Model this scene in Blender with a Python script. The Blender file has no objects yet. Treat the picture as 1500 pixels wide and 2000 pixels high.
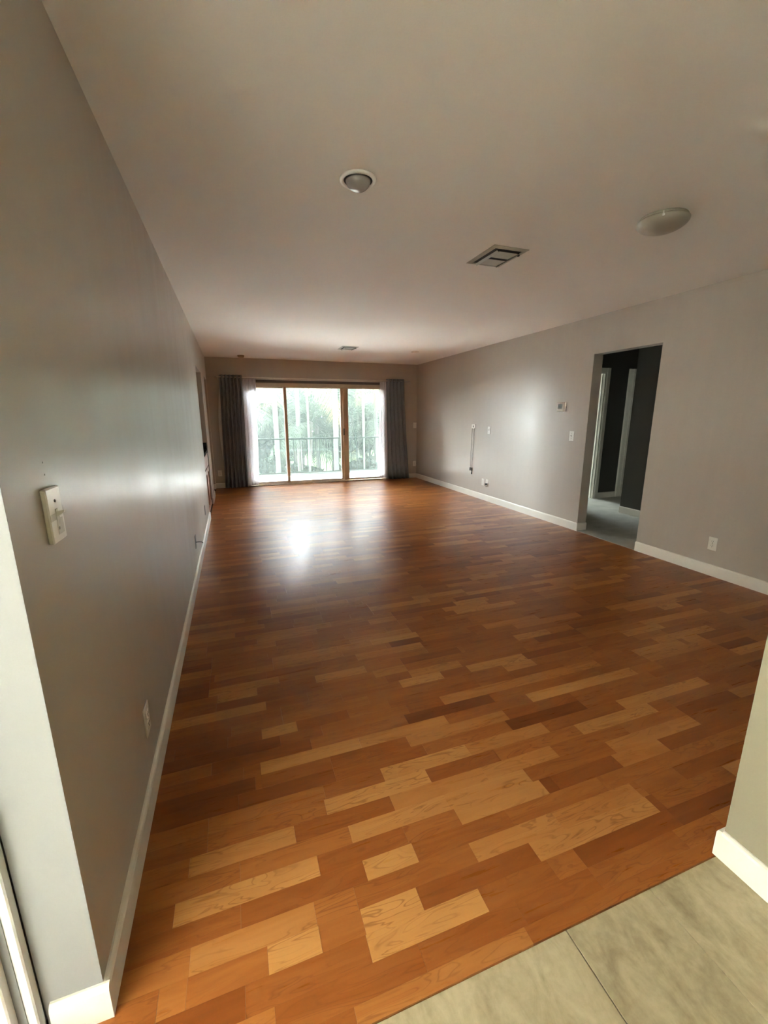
import bpy, math, random
from mathutils import Vector, Matrix
from math import sin, cos, pi, radians

# ------------------------------------------------------------------ camera, sky, exposure
S = bpy.context.scene
COL = S.collection
H, W, D = 2.44, 4.253, 8.798          # ceiling height, room width, room depth

YAW, PITCH, ROLL, FPX, CX, CZ = 0.3379, -0.2246, -0.0035, 826.48, 0.3833, 1.3826
f_ = Vector((sin(YAW)*cos(PITCH), cos(YAW)*cos(PITCH), sin(PITCH)))
r_ = Vector((cos(YAW), -sin(YAW), 0)); u_ = r_.cross(f_)
r2 = cos(ROLL)*r_ + sin(ROLL)*u_; u2 = -sin(ROLL)*r_ + cos(ROLL)*u_
cam = bpy.data.cameras.new('camera'); cob = bpy.data.objects.new('camera', cam); COL.objects.link(cob)
cam.sensor_fit = 'HORIZONTAL'; cam.sensor_width = 36; cam.lens = 36*FPX/1500
cam.clip_start = 0.02; cam.clip_end = 300
m = Matrix.Identity(4)
for i in range(3):
    m[i][0], m[i][1], m[i][2] = r2[i], u2[i], -f_[i]
m[0][3], m[1][3], m[2][3] = CX, 0, CZ
cob.matrix_world = m
S.camera = cob

world = bpy.data.worlds.new('overcast_sky'); S.world = world; world.use_nodes = True
bg = world.node_tree.nodes['Background']
bg.inputs[0].default_value = (0.93, 0.97, 1.0, 1)
bg.inputs[1].default_value = 66.0

def portal(name, loc, rot, sx, sy):
    L = bpy.data.lights.new(name, 'AREA'); L.shape = 'RECTANGLE'; L.size = sx; L.size_y = sy
    L.cycles.is_portal = True
    o = bpy.data.objects.new(name, L); COL.objects.link(o); o.location = loc; o.rotation_euler = rot
portal('portal_slider', (2.09, D+0.12, 1.0), (radians(-90), 0, 0), 2.95, 2.05)
portal('portal_foyer', (-0.3, -0.2, 1.05), (0, radians(-90), 0), 2.1, 2.3)
portal('portal_bedroom', (5.45, 8.95, 1.2), (radians(-90), 0, 0), 1.9, 1.8)

S.view_settings.view_transform = 'Standard'; S.view_settings.look = 'None'
S.view_settings.gamma = 1; S.view_settings.use_curve_mapping = False
S.view_settings.exposure = 1.25
S.cycles.max_bounces = 16; S.cycles.diffuse_bounces = 10; S.cycles.transparent_max_bounces = 24
S.cycles.sample_clamp_indirect = 60

# ------------------------------------------------------------------ materials
class N:
    """small node-tree helper"""
    def __init__(s, name):
        s.m = bpy.data.materials.new(name); s.m.use_nodes = True
        s.t = s.m.node_tree; s.t.nodes.clear()
        s.out = s.n('ShaderNodeOutputMaterial')
    def n(s, typ, **kw):
        x = s.t.nodes.new(typ)
        for k, v in kw.items(): setattr(x, k, v)
        return x
    def l(s, a, b): s.t.links.new(a, b)
    def val(s, sock, v):
        if hasattr(v, 'is_output'): s.l(v, sock)
        else: sock.default_value = v
    def math(s, op, a, b=0.5):
        x = s.n('ShaderNodeMath', operation=op); s.val(x.inputs[0], a); s.val(x.inputs[1], b); return x.outputs[0]
    def noise(s, vec, scale, detail=4, rough=0.5, dist=0.0):
        x = s.n('ShaderNodeTexNoise'); x.inputs['Scale'].default_value = scale
        x.inputs['Detail'].default_value = detail; x.inputs['Roughness'].default_value = rough
        x.inputs['Distortion'].default_value = dist
        if vec is not None: s.l(vec, x.inputs['Vector'])
        return x.outputs['Fac']
    def pos(s, scale=(1, 1, 1)):
        g = s.n('ShaderNodeTexCoord'); mp = s.n('ShaderNodeMapping'); mp.inputs['Scale'].default_value = scale
        s.l(g.outputs['Object'], mp.inputs['Vector']); return mp.outputs[0]
    def mix(s, fac, a, b, blend='MIX'):
        x = s.n('ShaderNodeMix', data_type='RGBA', blend_type=blend)
        s.val(x.inputs[0], fac); s.val(x.inputs[6], a); s.val(x.inputs[7], b); return x.outputs[2]
    def ramp(s, fac, stops, interp='LINEAR'):
        x = s.n('ShaderNodeValToRGB'); cr = x.color_ramp; cr.interpolation = interp
        while len(cr.elements) < len(stops): cr.elements.new(0.5)
        for e, (p, c) in zip(cr.elements, stops): e.position = p; e.color = (*c, 1) if len(c) == 3 else c
        s.l(fac, x.inputs[0]); return x.outputs[0]
    def mrange(s, v, a, b, c, d):
        x = s.n('ShaderNodeMapRange'); s.l(v, x.inputs[0])
        for i, q in enumerate((a, b, c, d)): x.inputs[i+1].default_value = q
        return x.outputs[0]
    def bsdf(s, color, rough=0.5, metal=0.0, spec=0.5, bump=None, bstr=0.1, bdist=0.002):
        p = s.n('ShaderNodeBsdfPrincipled')
        s.val(p.inputs['Base Color'], color if hasattr(color, 'is_output') else (*color, 1))
        s.val(p.inputs['Roughness'], rough); p.inputs['Metallic'].default_value = metal
        p.inputs['Specular IOR Level'].default_value = spec
        if bump is not None:
            b = s.n('ShaderNodeBump'); b.inputs['Strength'].default_value = bstr; b.inputs['Distance'].default_value = bdist
            s.l(bump, b.inputs['Height']); s.l(b.outputs[0], p.inputs['Normal'])
        s.l(p.outputs[0], s.out.inputs[0]); return p

def plain(name, color, rough=0.5, metal=0.0, spec=0.5, vary=0.06, scale=14):
    k = N(name); f = k.noise(k.pos(), scale, 5)
    lo = tuple(c*(1-vary) for c in color); hi = tuple(min(1, c*(1+vary)) for c in color)
    k.bsdf(k.ramp(f, [(0.3, lo), (0.7, hi)]), rough, metal, spec); return k.m

def wall_paint(name, color, rlo, rhi, spec=0.5):
    """rolled eggshell paint: vertical roller streaks in the sheen, faint orange peel"""
    k = N(name)
    streak = k.noise(k.pos((5.0, 5.0, 0.7)), 1.3, 5, 0.6, 0.6)
    blot = k.noise(k.pos(), 2.2, 4, 0.55)
    peel = k.noise(k.pos(), 260, 2)
    f = k.math('ADD', k.math('MULTIPLY', streak, 0.7), k.math('MULTIPLY', blot, 0.3))
    rough = k.mrange(f, 0.35, 0.65, rlo, rhi)
    col = k.ramp(f, [(0.35, tuple(c*0.97 for c in color)), (0.65, tuple(min(1, c*1.03) for c in color))])
    k.bsdf(col, rough, 0, spec, peel, 0.10, 0.001); return k.m

M = {}
M['grey_wall'] = wall_paint('grey_wall_paint', (0.475, 0.432, 0.378), 0.29, 0.43)
M['hall_wall_shaded'] = wall_paint('shaded_hall_paint', (0.085, 0.083, 0.072), 0.45, 0.55, 0.3)  # the grey wall paint darkened: the hall's dimness is in the colour
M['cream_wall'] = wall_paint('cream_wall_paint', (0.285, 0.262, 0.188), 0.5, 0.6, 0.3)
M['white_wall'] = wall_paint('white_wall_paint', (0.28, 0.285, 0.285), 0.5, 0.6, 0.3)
k = N('ceiling_paint'); n1 = k.noise(k.pos(), 180, 3); n2 = k.noise(k.pos(), 0.7, 3)
k.bsdf(k.ramp(n2, [(0.3, (0.82, 0.795, 0.745)), (0.7, (0.85, 0.825, 0.775))]), 0.75, 0, 0.25, n1, 0.18, 0.002); M['ceiling'] = k.m
M['trim'] = plain('white_trim_paint', (0.80, 0.78, 0.71), 0.35, vary=0.03, scale=5)
M['white_plastic'] = plain('white_plastic', (0.80, 0.78, 0.72), 0.3, vary=0.03)
M['ivory_plastic'] = plain('dull_ivory_plastic', (0.56, 0.53, 0.45), 0.35, vary=0.12, scale=60)
M['dark_plastic'] = plain('dark_plastic', (0.02, 0.02, 0.02), 0.4)
M['grey_cable'] = plain('grey_cable', (0.16, 0.155, 0.145), 0.5)
M['screw'] = plain('screw_metal', (0.30, 0.28, 0.24), 0.4, 0.6)
M['lcd'] = plain('grey_lcd', (0.045, 0.05, 0.04), 0.15)
M['door_alu'] = plain('bronze_aluminium', (0.60, 0.53, 0.44), 0.45, 0.1, vary=0.08)
M['door_wood'] = plain('tan_stile_paint', (0.50, 0.385, 0.275), 0.45, vary=0.12, scale=4)
M['head_beige'] = plain('beige_head_frame', (0.56, 0.49, 0.38), 0.5)
M['head_shade'] = plain('head_shade_paint', (0.10, 0.088, 0.078), 0.5)  # dark tone stands for the shade over the door head
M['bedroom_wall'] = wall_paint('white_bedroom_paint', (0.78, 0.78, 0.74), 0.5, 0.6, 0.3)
M['white_alu'] = plain('white_aluminium', (0.82, 0.84, 0.84), 0.35, vary=0.03)
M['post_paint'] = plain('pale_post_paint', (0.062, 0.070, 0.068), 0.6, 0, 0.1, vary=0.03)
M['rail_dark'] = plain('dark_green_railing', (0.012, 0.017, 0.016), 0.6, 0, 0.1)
M['concrete'] = plain('pale_concrete', (0.80, 0.79, 0.76), 0.8, vary=0.05)
M['vent_paint'] = plain('vent_enamel', (0.42, 0.41, 0.34), 0.4, vary=0.05)
M['cavity_shade'] = plain('cavity_shade_paint', (0.035, 0.035, 0.03), 0.7)  # shade inside the vents and behind the eyeball, as a flat dark colour
M['opal'] = plain('opal_glass', (0.40, 0.37, 0.30), 0.3, vary=0.03)
M['lamp_trim'] = plain('white_lamp_trim', (0.84, 0.83, 0.80), 0.3, vary=0.02)
M['eyeball'] = plain('eyeball_enamel', (0.40, 0.385, 0.36), 0.24, 0, 1.0, vary=0.03)
M['tan_plastic'] = plain('tan_plastic', (0.40, 0.32, 0.23), 0.45)
M['chrome'] = plain('brushed_nickel', (0.55, 0.54, 0.52), 0.3, 0.9)
M['white_rod'] = plain('white_rod', (0.80, 0.77, 0.70), 0.35)
M['cabinet'] = plain('cherry_cabinet', (0.33, 0.16, 0.095), 0.35, vary=0.18, scale=9)
M['counter'] = plain('dark_counter', (0.012, 0.011, 0.012), 0.15, vary=0.5, scale=80)
M['dark_panel'] = plain('dark_body_panel', (0.03, 0.018, 0.014), 0.35)
M['subfloor'] = plain('dark_subfloor', (0.05, 0.032, 0.02), 0.8)
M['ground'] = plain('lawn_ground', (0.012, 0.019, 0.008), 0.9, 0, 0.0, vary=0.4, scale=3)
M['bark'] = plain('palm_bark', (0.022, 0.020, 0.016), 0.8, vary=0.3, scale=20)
M['added_stucco'] = plain('light_block_stucco', (0.60, 0.57, 0.50), 0.8)

# carpet
k = N('grey_carpet'); a = k.noise(k.pos(), 350, 3, 0.7); b = k.noise(k.pos(), 6, 4)
f = k.math('ADD', k.math('MULTIPLY', a, 0.5), k.math('MULTIPLY', b, 0.5))
k.bsdf(k.ramp(f, [(0.35, (0.40, 0.40, 0.35)), (0.65, (0.56, 0.555, 0.49))]), 0.95, 0, 0.1, a, 0.6, 0.006); M['carpet'] = k.m

# laminate strips: 'tone' picks the stain of the strip, 'seed' shifts its grain
k = N('cherry_laminate')
at = k.n('ShaderNodeAttribute', attribute_name='tone'); asd = k.n('ShaderNodeAttribute', attribute_name='seed')
base = k.pos((1, 1, 1))
sh = k.n('ShaderNodeCombineXYZ'); k.l(k.math('MULTIPLY', asd.outputs['Fac'], 37.0), sh.inputs[0])
k.l(k.math('MULTIPLY', asd.outputs['Fac'], 91.0), sh.inputs[1]); k.l(k.math('MULTIPLY', asd.outputs['Fac'], 13.0), sh.inputs[2])
ad = k.n('ShaderNodeVectorMath', operation='ADD'); k.l(base, ad.inputs[0]); k.l(sh.outputs[0], ad.inputs[1])
mp = k.n('ShaderNodeMapping'); mp.inputs['Scale'].default_value = (2.4, 16, 1); k.l(ad.outputs[0], mp.inputs[0])
mp2 = k.n('ShaderNodeMapping'); mp2.inputs['Scale'].default_value = (5, 80, 1); k.l(ad.outputs[0], mp2.inputs[0])
cath = k.noise(mp.outputs[0], 1.4, 2, 0.45, 1.1)          # cathedral figure
rings = k.math('ABSOLUTE', k.math('SUBTRACT', k.math('FRACT', k.math('MULTIPLY', cath, 7.0)), 0.5))
line = k.mrange(rings, 0.0, 0.16, 1.0, 0.0)
mod = k.noise(mp.outputs[0], 0.9, 2)
line = k.math('MULTIPLY', line, k.mrange(mod, 0.38, 0.62, 0.0, 0.62))
fine = k.noise(mp2.outputs[0], 1.0, 4, 0.6)
tone = k.math('ADD', at.outputs['Fac'], k.math('MULTIPLY', k.math('SUBTRACT', fine, 0.5), 0.12))
tone = k.math('ADD', tone, k.math('MULTIPLY', k.math('SUBTRACT', cath, 0.5), 0.30))
c0 = k.ramp(tone, [(0.0, (0.15, 0.038, 0.008)), (0.35, (0.265, 0.080, 0.017)), (0.6, (0.39, 0.142, 0.034)), (1.0, (0.56, 0.275, 0.085))])
c1 = k.mix(line, c0, (0.20, 0.062, 0.018, 1))
k.bsdf(c1, k.mrange(fine, 0.3, 0.7, 0.27, 0.31), 0, 0.22, fine, 0.05, 0.0006); M['wood'] = k.m

# foyer tile
k = N('beige_stone_tile')
v = k.pos((1.6, 1, 1)); a = k.noise(k.pos((3.2, 1.5, 1)), 4.5, 7, 0.62, 0.8); b = k.noise(k.pos(), 60, 4, 0.6)
asd = k.n('ShaderNodeAttribute', attribute_name='tone')
f = k.math('ADD', k.math('MULTIPLY', a, 0.75), k.math('MULTIPLY', b, 0.25))
f = k.math('ADD', f, asd.outputs['Fac'])
k.bsdf(k.ramp(f, [(0.30, (0.30, 0.248, 0.150)), (0.5, (0.445, 0.383, 0.240)), (0.70, (0.56, 0.495, 0.328))]), 0.42, 0, 0.4, a, 0.25, 0.003)
M['tile'] = k.m

# fabrics
def fabric(name, color, transl, transp, sc=400):
    k = N(name); wv = k.noise(k.pos((1, 1, 0.15)), sc, 2)
    col = k.ramp(wv, [(0.35, tuple(c*0.85 for c in color)), (0.65, tuple(min(1, c*1.1) for c in color))])
    d = k.n('ShaderNodeBsdfDiffuse'); k.l(col, d.inputs[0]); t = k.n('ShaderNodeBsdfTranslucent'); k.l(col, t.inputs[0])
    mx = k.n('ShaderNodeMixShader'); mx.inputs[0].default_value = transl; k.l(d.outputs[0], mx.inputs[1]); k.l(t.outputs[0], mx.inputs[2])
    tr = k.n('ShaderNodeBsdfTransparent'); m2 = k.n('ShaderNodeMixShader'); m2.inputs[0].default_value = transp
    k.l(mx.outputs[0], m2.inputs[1]); k.l(tr.outputs[0], m2.inputs[2]); k.l(m2.outputs[0], k.out.inputs[0]); return k.m
M['dark_fabric'] = fabric('charcoal_blackout_fabric', (0.27, 0.305, 0.34), 0.0, 0.0)
M['sliver'] = fabric('pale_curtain_sliver', (0.80, 0.80, 0.77), 0.3, 0.0)
M['sheer'] = fabric('white_sheer_fabric', (0.82, 0.80, 0.82), 0.5, 0.08)
M['screen'] = fabric('insect_screen_haze', (0.10, 0.115, 0.11), 0.6, 0.85)  # scatter in the mesh also lays washed-out haze over the garden

def glass(name):
    k = N(name); tr = k.n('ShaderNodeBsdfTransparent'); tr.inputs[0].default_value = (0.93, 0.96, 0.95, 1)
    g = k.n('ShaderNodeBsdfGlossy'); g.inputs['Roughness'].default_value = 0.02
    fr = k.n('ShaderNodeFresnel'); fr.inputs[0].default_value = 1.45
    mx = k.n('ShaderNodeMixShader'); k.l(fr.outputs[0], mx.inputs[0]); k.l(tr.outputs[0], mx.inputs[1]); k.l(g.outputs[0], mx.inputs[2])
    k.l(mx.outputs[0], k.out.inputs[0]); return k.m
M['glass'] = glass('clear_glass')

def leaf(name, c1, c2, trans=0.35):
    k = N(name); f = k.noise(k.pos(), 3.0, 3)
    col = k.ramp(f, [(0.35, c1), (0.65, c2)])
    p = k.n('ShaderNodeBsdfPrincipled'); k.l(col, p.inputs['Base Color']); p.inputs['Roughness'].default_value = 0.6; p.inputs['Specular IOR Level'].default_value = 0.04
    t = k.n('ShaderNodeBsdfTranslucent'); k.l(col, t.inputs[0])
    mx = k.n('ShaderNodeMixShader'); mx.inputs[0].default_value = trans
    k.l(p.outputs[0], mx.inputs[1]); k.l(t.outputs[0], mx.inputs[2]); k.l(mx.outputs[0], k.out.inputs[0]); return k.m
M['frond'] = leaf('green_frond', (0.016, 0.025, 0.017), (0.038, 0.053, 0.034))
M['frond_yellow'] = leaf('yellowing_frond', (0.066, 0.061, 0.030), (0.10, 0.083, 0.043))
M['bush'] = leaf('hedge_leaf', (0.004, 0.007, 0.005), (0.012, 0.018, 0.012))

# ------------------------------------------------------------------ mesh helpers
class MB:
    def __init__(s): s.v = []; s.f = []; s.smooth = []
    def quad(s, a, b, c, d, sm=False):
        i = len(s.v); s.v += [tuple(a), tuple(b), tuple(c), tuple(d)]; s.f.append((i, i+1, i+2, i+3)); s.smooth.append(sm)
    def box(s, a, b, bev=0.0):
        x0, y0, z0 = (min(a[i], b[i]) for i in range(3)); x1, y1, z1 = (max(a[i], b[i]) for i in range(3))
        if bev <= 0:
            i = len(s.v)
            s.v += [(x0,y0,z0),(x1,y0,z0),(x1,y1,z0),(x0,y1,z0),(x0,y0,z1),(x1,y0,z1),(x1,y1,z1),(x0,y1,z1)]
            for q in ((0,3,2,1),(4,5,6,7),(0,1,5,4),(1,2,6,5),(2,3,7,6),(3,0,4,7)):
                s.f.append(tuple(i+j for j in q)); s.smooth.append(False)
            return s
        bev = min(bev, (x1-x0)*.45, (y1-y0)*.45, (z1-z0)*.45)
        idx = {}
        for cx in (0, 1):
            for cy in (0, 1):
                for cz in (0, 1):
                    p = ((x0, x1)[cx], (y0, y1)[cy], (z0, z1)[cz]); g = (1-2*cx, 1-2*cy, 1-2*cz)
                    for ax in range(3):      # vertex lying on the face of axis ax
                        q = [p[i] + (0 if i == ax else g[i]*bev) for i in range(3)]
                        idx[(cx, cy, cz, ax)] = len(s.v); s.v.append(tuple(q))
        def add(*k):
            s.f.append(tuple(idx[q] for q in k)); s.smooth.append(False)
        for ax in range(3):
            o = [i for i in range(3) if i != ax]
            for c in (0, 1):
                loop = []
                for (p, q) in ((0, 0), (1, 0), (1, 1), (0, 1)):
                    t = [0, 0, 0]; t[ax] = c; t[o[0]] = p; t[o[1]] = q; loop.append((*t, ax))
                add(*loop)
        for ax in range(3):                  # edges along ax
            o = [i for i in range(3) if i != ax]
            for p in (0, 1):
                for q in (0, 1):
                    t0 = [0, 0, 0]; t0[ax] = 0; t0[o[0]] = p; t0[o[1]] = q; t1 = list(t0); t1[ax] = 1
                    add((*t0, o[0]), (*t1, o[0]), (*t1, o[1]), (*t0, o[1]))
        for cx in (0, 1):
            for cy in (0, 1):
                for cz in (0, 1): add((cx, cy, cz, 0), (cx, cy, cz, 1), (cx, cy, cz, 2))
        return s
    def tube(s, pts, rad, n=8, cap=True):
        pts = [Vector(p) for p in pts]; rads = rad if isinstance(rad, (list, tuple)) else [rad]*len(pts)
        rings = []
        for i, p in enumerate(pts):
            d = (pts[min(i+1, len(pts)-1)] - pts[max(i-1, 0)]).normalized()
            a = d.cross(Vector((0, 0, 1)) if abs(d.z) < 0.9 else Vector((1, 0, 0))).normalized(); b = d.cross(a)
            base = len(s.v)
            for j in range(n):
                t = 2*pi*j/n; s.v.append(tuple(p + (a*cos(t) + b*sin(t))*rads[i]))
            rings.append(base)
        for r0, r1 in zip(rings, rings[1:]):
            for j in range(n):
                s.f.append((r0+j, r0+(j+1) % n, r1+(j+1) % n, r1+j)); s.smooth.append(True)
        if cap:
            s.f.append(tuple(rings[0]+j for j in range(n))); s.smooth.append(False)
            s.f.append(tuple(rings[-1]+j for j in reversed(range(n)))); s.smooth.append(False)
        return s
    def lathe(s, prof, c=(0, 0, 0), n=40, axis='z'):
        """prof: list of (radius, height) along the axis"""
        rings = []
        for (r, h) in prof:
            base = len(s.v)
            for j in range(n):
                t = 2*pi*j/n; a, b = r*cos(t), r*sin(t)
                p = {'z': (a, b, h), 'x': (h, a, b), 'y': (a, h, b)}[axis]
                s.v.append((c[0]+p[0], c[1]+p[1], c[2]+p[2]))
            rings.append(base)
        for r0, r1 in zip(rings, rings[1:]):
            for j in range(n):
                s.f.append((r0+j, r0+(j+1) % n, r1+(j+1) % n, r1+j)); s.smooth.append(True)
        for r, h in ((rings[0], prof[0][0]), (rings[-1], prof[-1][0])):
            if h > 1e-6: s.f.append(tuple(r+j for j in range(n))); s.smooth.append(False)
        return s
    def extrude(s, poly, axis, a, b):
        """poly: closed 2-D outline in the two other axes, swept from a to b along axis"""
        o = [i for i in range(3) if i != axis]; n = len(poly); i0 = len(s.v)
        for val in (a, b):
            for p in poly:
                t = [0, 0, 0]; t[axis] = val; t[o[0]] = p[0]; t[o[1]] = p[1]; s.v.append(tuple(t))
        for j in range(n):
            s.f.append((i0+j, i0+(j+1) % n, i0+n+(j+1) % n, i0+n+j)); s.smooth.append(False)
        s.f.append(tuple(i0+j for j in range(n))); s.f.append(tuple(i0+n+j for j in range(n))); s.smooth += [False, False]
        return s
    def panel(s, axis, c0, c1, u0, u1, z0, z1, holes=()):
        """wall slab across axis (0 = x, 1 = y) between c0 and c1 with rectangular holes (u0,u1,z0,z1)"""
        us = sorted({u0, u1, *[h[0] for h in holes], *[h[1] for h in holes]}); zs = sorted({z0, z1, *[h[2] for h in holes], *[h[3] for h in holes]})
        us = [u for u in us if u0 <= u <= u1]; zs = [z for z in zs if z0 <= z <= z1]
        def full(i, j):
            if i < 0 or j < 0 or i >= len(us)-1 or j >= len(zs)-1: return False
            um, zm = (us[i]+us[i+1])/2, (zs[j]+zs[j+1])/2
            return not any(h[0] < um < h[1] and h[2] < zm < h[3] for h in holes)
        def P(c, u, z): return (c, u, z) if axis == 0 else (u, c, z)
        for i in range(len(us)-1):
            for j in range(len(zs)-1):
                if not full(i, j): continue
                a, b, c, d = us[i], us[i+1], zs[j], zs[j+1]
                for cc in (c0, c1): s.quad(P(cc, a, c), P(cc, b, c), P(cc, b, d), P(cc, a, d))
                if not full(i-1, j): s.quad(P(c0, a, c), P(c1, a, c), P(c1, a, d), P(c0, a, d))
                if not full(i+1, j): s.quad(P(c0, b, c), P(c1, b, c), P(c1, b, d), P(c0, b, d))
                if not full(i, j-1): s.quad(P(c0, a, c), P(c1, a, c), P(c1, b, c), P(c0, b, c))
                if not full(i, j+1): s.quad(P(c0, a, d), P(c1, a, d), P(c1, b, d), P(c0, b, d))
        return s
    def mesh(s, name, mat, fix=True):
        me = bpy.data.meshes.new(name); me.from_pydata(s.v, [], s.f); me.polygons.foreach_set('use_smooth', s.smooth)
        if fix:
            import bmesh
            bm = bmesh.new(); bm.from_mesh(me); bmesh.ops.remove_doubles(bm, verts=bm.verts, dist=1e-5)
            bmesh.ops.recalc_face_normals(bm, faces=bm.faces); bm.to_mesh(me); bm.free()
        me.materials.append(M[mat] if isinstance(mat, str) else mat); me.update(); return me
    def build(s, name, mat, parent=None, fix=True, label=None):
        o = bpy.data.objects.new(name, s.mesh(name, mat, fix)); COL.objects.link(o)
        if parent: o.parent = parent
        if label: o['label'] = label
        return o

def tag(o, label, cat, group=None, kind=None):
    o['label'] = label; o['category'] = cat
    if group: o['group'] = group
    if kind: o['kind'] = kind
    return o
def thing(name, label, cat, loc=(0, 0, 0), rz=0.0, group=None, kind=None):
    o = bpy.data.objects.new(name, None); o.empty_display_size = 0.1; COL.objects.link(o)
    o.location = loc; o.rotation_euler = (0, 0, rz); return tag(o, label, cat, group, kind)
def struct(o, label, cat): return tag(o, label, cat, None, 'structure')
def copy_tree(src, loc, rz, label):
    def cp(o, par):
        c = o.copy(); COL.objects.link(c)
        if par: c.parent = par
        for ch in o.children: cp(ch, c)
        return c
    r = cp(src, None); r.location = loc; r.rotation_euler = (0, 0, rz); r['label'] = label; return r

# ------------------------------------------------------------------ room shell
T = 0.115
struct(MB().panel(0, -T, 0, 0.897, D, 0, H, [(6.15, 7.20, 0, 2.02), (7.95, 8.70, 0, 2.03)]).build('wall_left', 'grey_wall'),
       'long grey wall on the left with a wet bar recess and a doorway at its far end', 'wall')
# the end face of the left wall at the entry is painted white (its own thin skin of plaster)
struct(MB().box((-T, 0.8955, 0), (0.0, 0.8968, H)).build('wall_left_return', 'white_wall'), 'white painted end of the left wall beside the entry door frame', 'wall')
struct(MB().panel(0, W, W+0.13, 0.545, D+0.15, 0, H, [(3.11, 3.925, 0, 2.04)]).build('wall_right', 'grey_wall'),
       'long grey wall on the right with a doorway to the dark hall', 'wall')
struct(MB().panel(1, D, D+0.15, -2.4, W, 0, H, [(0.62, 3.56, 0, 2.06)]).build('wall_far', 'grey_wall'),
       'dark grey end wall around the sliding glass door', 'wall')
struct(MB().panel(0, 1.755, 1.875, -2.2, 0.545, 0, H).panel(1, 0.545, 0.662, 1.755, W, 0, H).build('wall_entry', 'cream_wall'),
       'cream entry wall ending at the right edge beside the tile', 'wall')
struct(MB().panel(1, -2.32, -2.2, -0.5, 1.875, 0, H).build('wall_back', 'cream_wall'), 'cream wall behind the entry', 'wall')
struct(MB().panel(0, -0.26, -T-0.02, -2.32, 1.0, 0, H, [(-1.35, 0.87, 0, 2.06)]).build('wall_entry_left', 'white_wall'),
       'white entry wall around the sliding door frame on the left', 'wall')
struct(MB().box((-2.6, -2.4, H), (8.0, D+0.3, H+0.15)).build('ceiling', 'ceiling'), 'flat off-white ceiling over the whole room', 'ceiling')
# kitchen and closet behind the left wall
w = MB(); w.panel(0, -2.6, -2.4, 0.95, D+0.15, 0, H); w.panel(1, 0.95, 1.05, -2.4, -T-0.001, 0, H); w.panel(1, 7.5, 7.6, -2.4, -T-0.001, 0, H)
struct(w.build('wall_kitchen', 'grey_wall'), 'unlit walls behind the left wall openings', 'wall')
w = MB(); w.panel(1, 7.20, 7.28, -0.72, -T, 0, H); w.panel(1, 6.07, 6.15, -0.72, -T, 0, H); w.panel(0, -0.8, -0.72, 6.07, 7.28, 0, H); w.box((-0.72, 6.15, 2.02), (-T, 7.20, 2.1))
struct(w.build('wall_bar_recess', 'grey_wall'), 'grey walls of the wet bar recess in the left wall', 'wall')
# hall and bedroom behind the right wall
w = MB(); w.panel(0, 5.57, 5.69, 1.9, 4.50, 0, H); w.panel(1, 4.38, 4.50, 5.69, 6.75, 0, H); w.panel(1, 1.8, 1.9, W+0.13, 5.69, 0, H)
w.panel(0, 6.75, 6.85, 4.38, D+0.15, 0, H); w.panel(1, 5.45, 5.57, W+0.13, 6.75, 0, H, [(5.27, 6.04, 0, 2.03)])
struct(w.build('wall_hall', 'hall_wall_shaded'), 'grey hall walls, dimness painted in, seen through the right doorway', 'wall')
struct(MB().panel(1, D, D+0.15, W+0.13, 6.85, 0, H, [(4.5, 6.4, 0.3, 2.1)]).build('wall_bedroom', 'bedroom_wall'), 'white bedroom wall with window beyond the hall door', 'wall')
fr = MB(); fr.panel(1, D+0.04, D+0.09, 4.5, 6.4, 0.3, 2.1, [(4.55, 5.43, 0.35, 2.05), (5.47, 6.35, 0.35, 2.05)])
wn = fr.build('window_1', 'white_alu'); struct(wn, 'white framed bedroom window beyond the hall', 'window')
for a, b in ((4.55, 5.43), (5.47, 6.35)):
    MB().box((a, D+0.06, 0.35), (b, D+0.066, 2.05)).build('pane', 'glass', wn)

# floors
floor = MB().box((-0.3, -2.32, -0.25), (W+0.13, D+0.05, -0.010)).build('floor', 'subfloor'); struct(floor, 'floor of the room: cherry laminate strips and beige entry tiles', 'floor')
struct(MB().box((-2.5, 0.9, -0.25), (-0.3, D+0.15, -0.002)).build('floor_kitchen', 'tile'), 'floor behind the left wall openings', 'floor')
struct(MB().box((W+0.13, 1.8, -0.25), (6.85, D+0.15, 0.004)).build('floor_hall', 'carpet'), 'grey carpet of the hall beyond the right doorway', 'floor')
MB().box((W-0.004, 3.11, -0.008), (W+0.131, 3.925, 0.004)).build('carpet_edge', 'carpet', floor)

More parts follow.
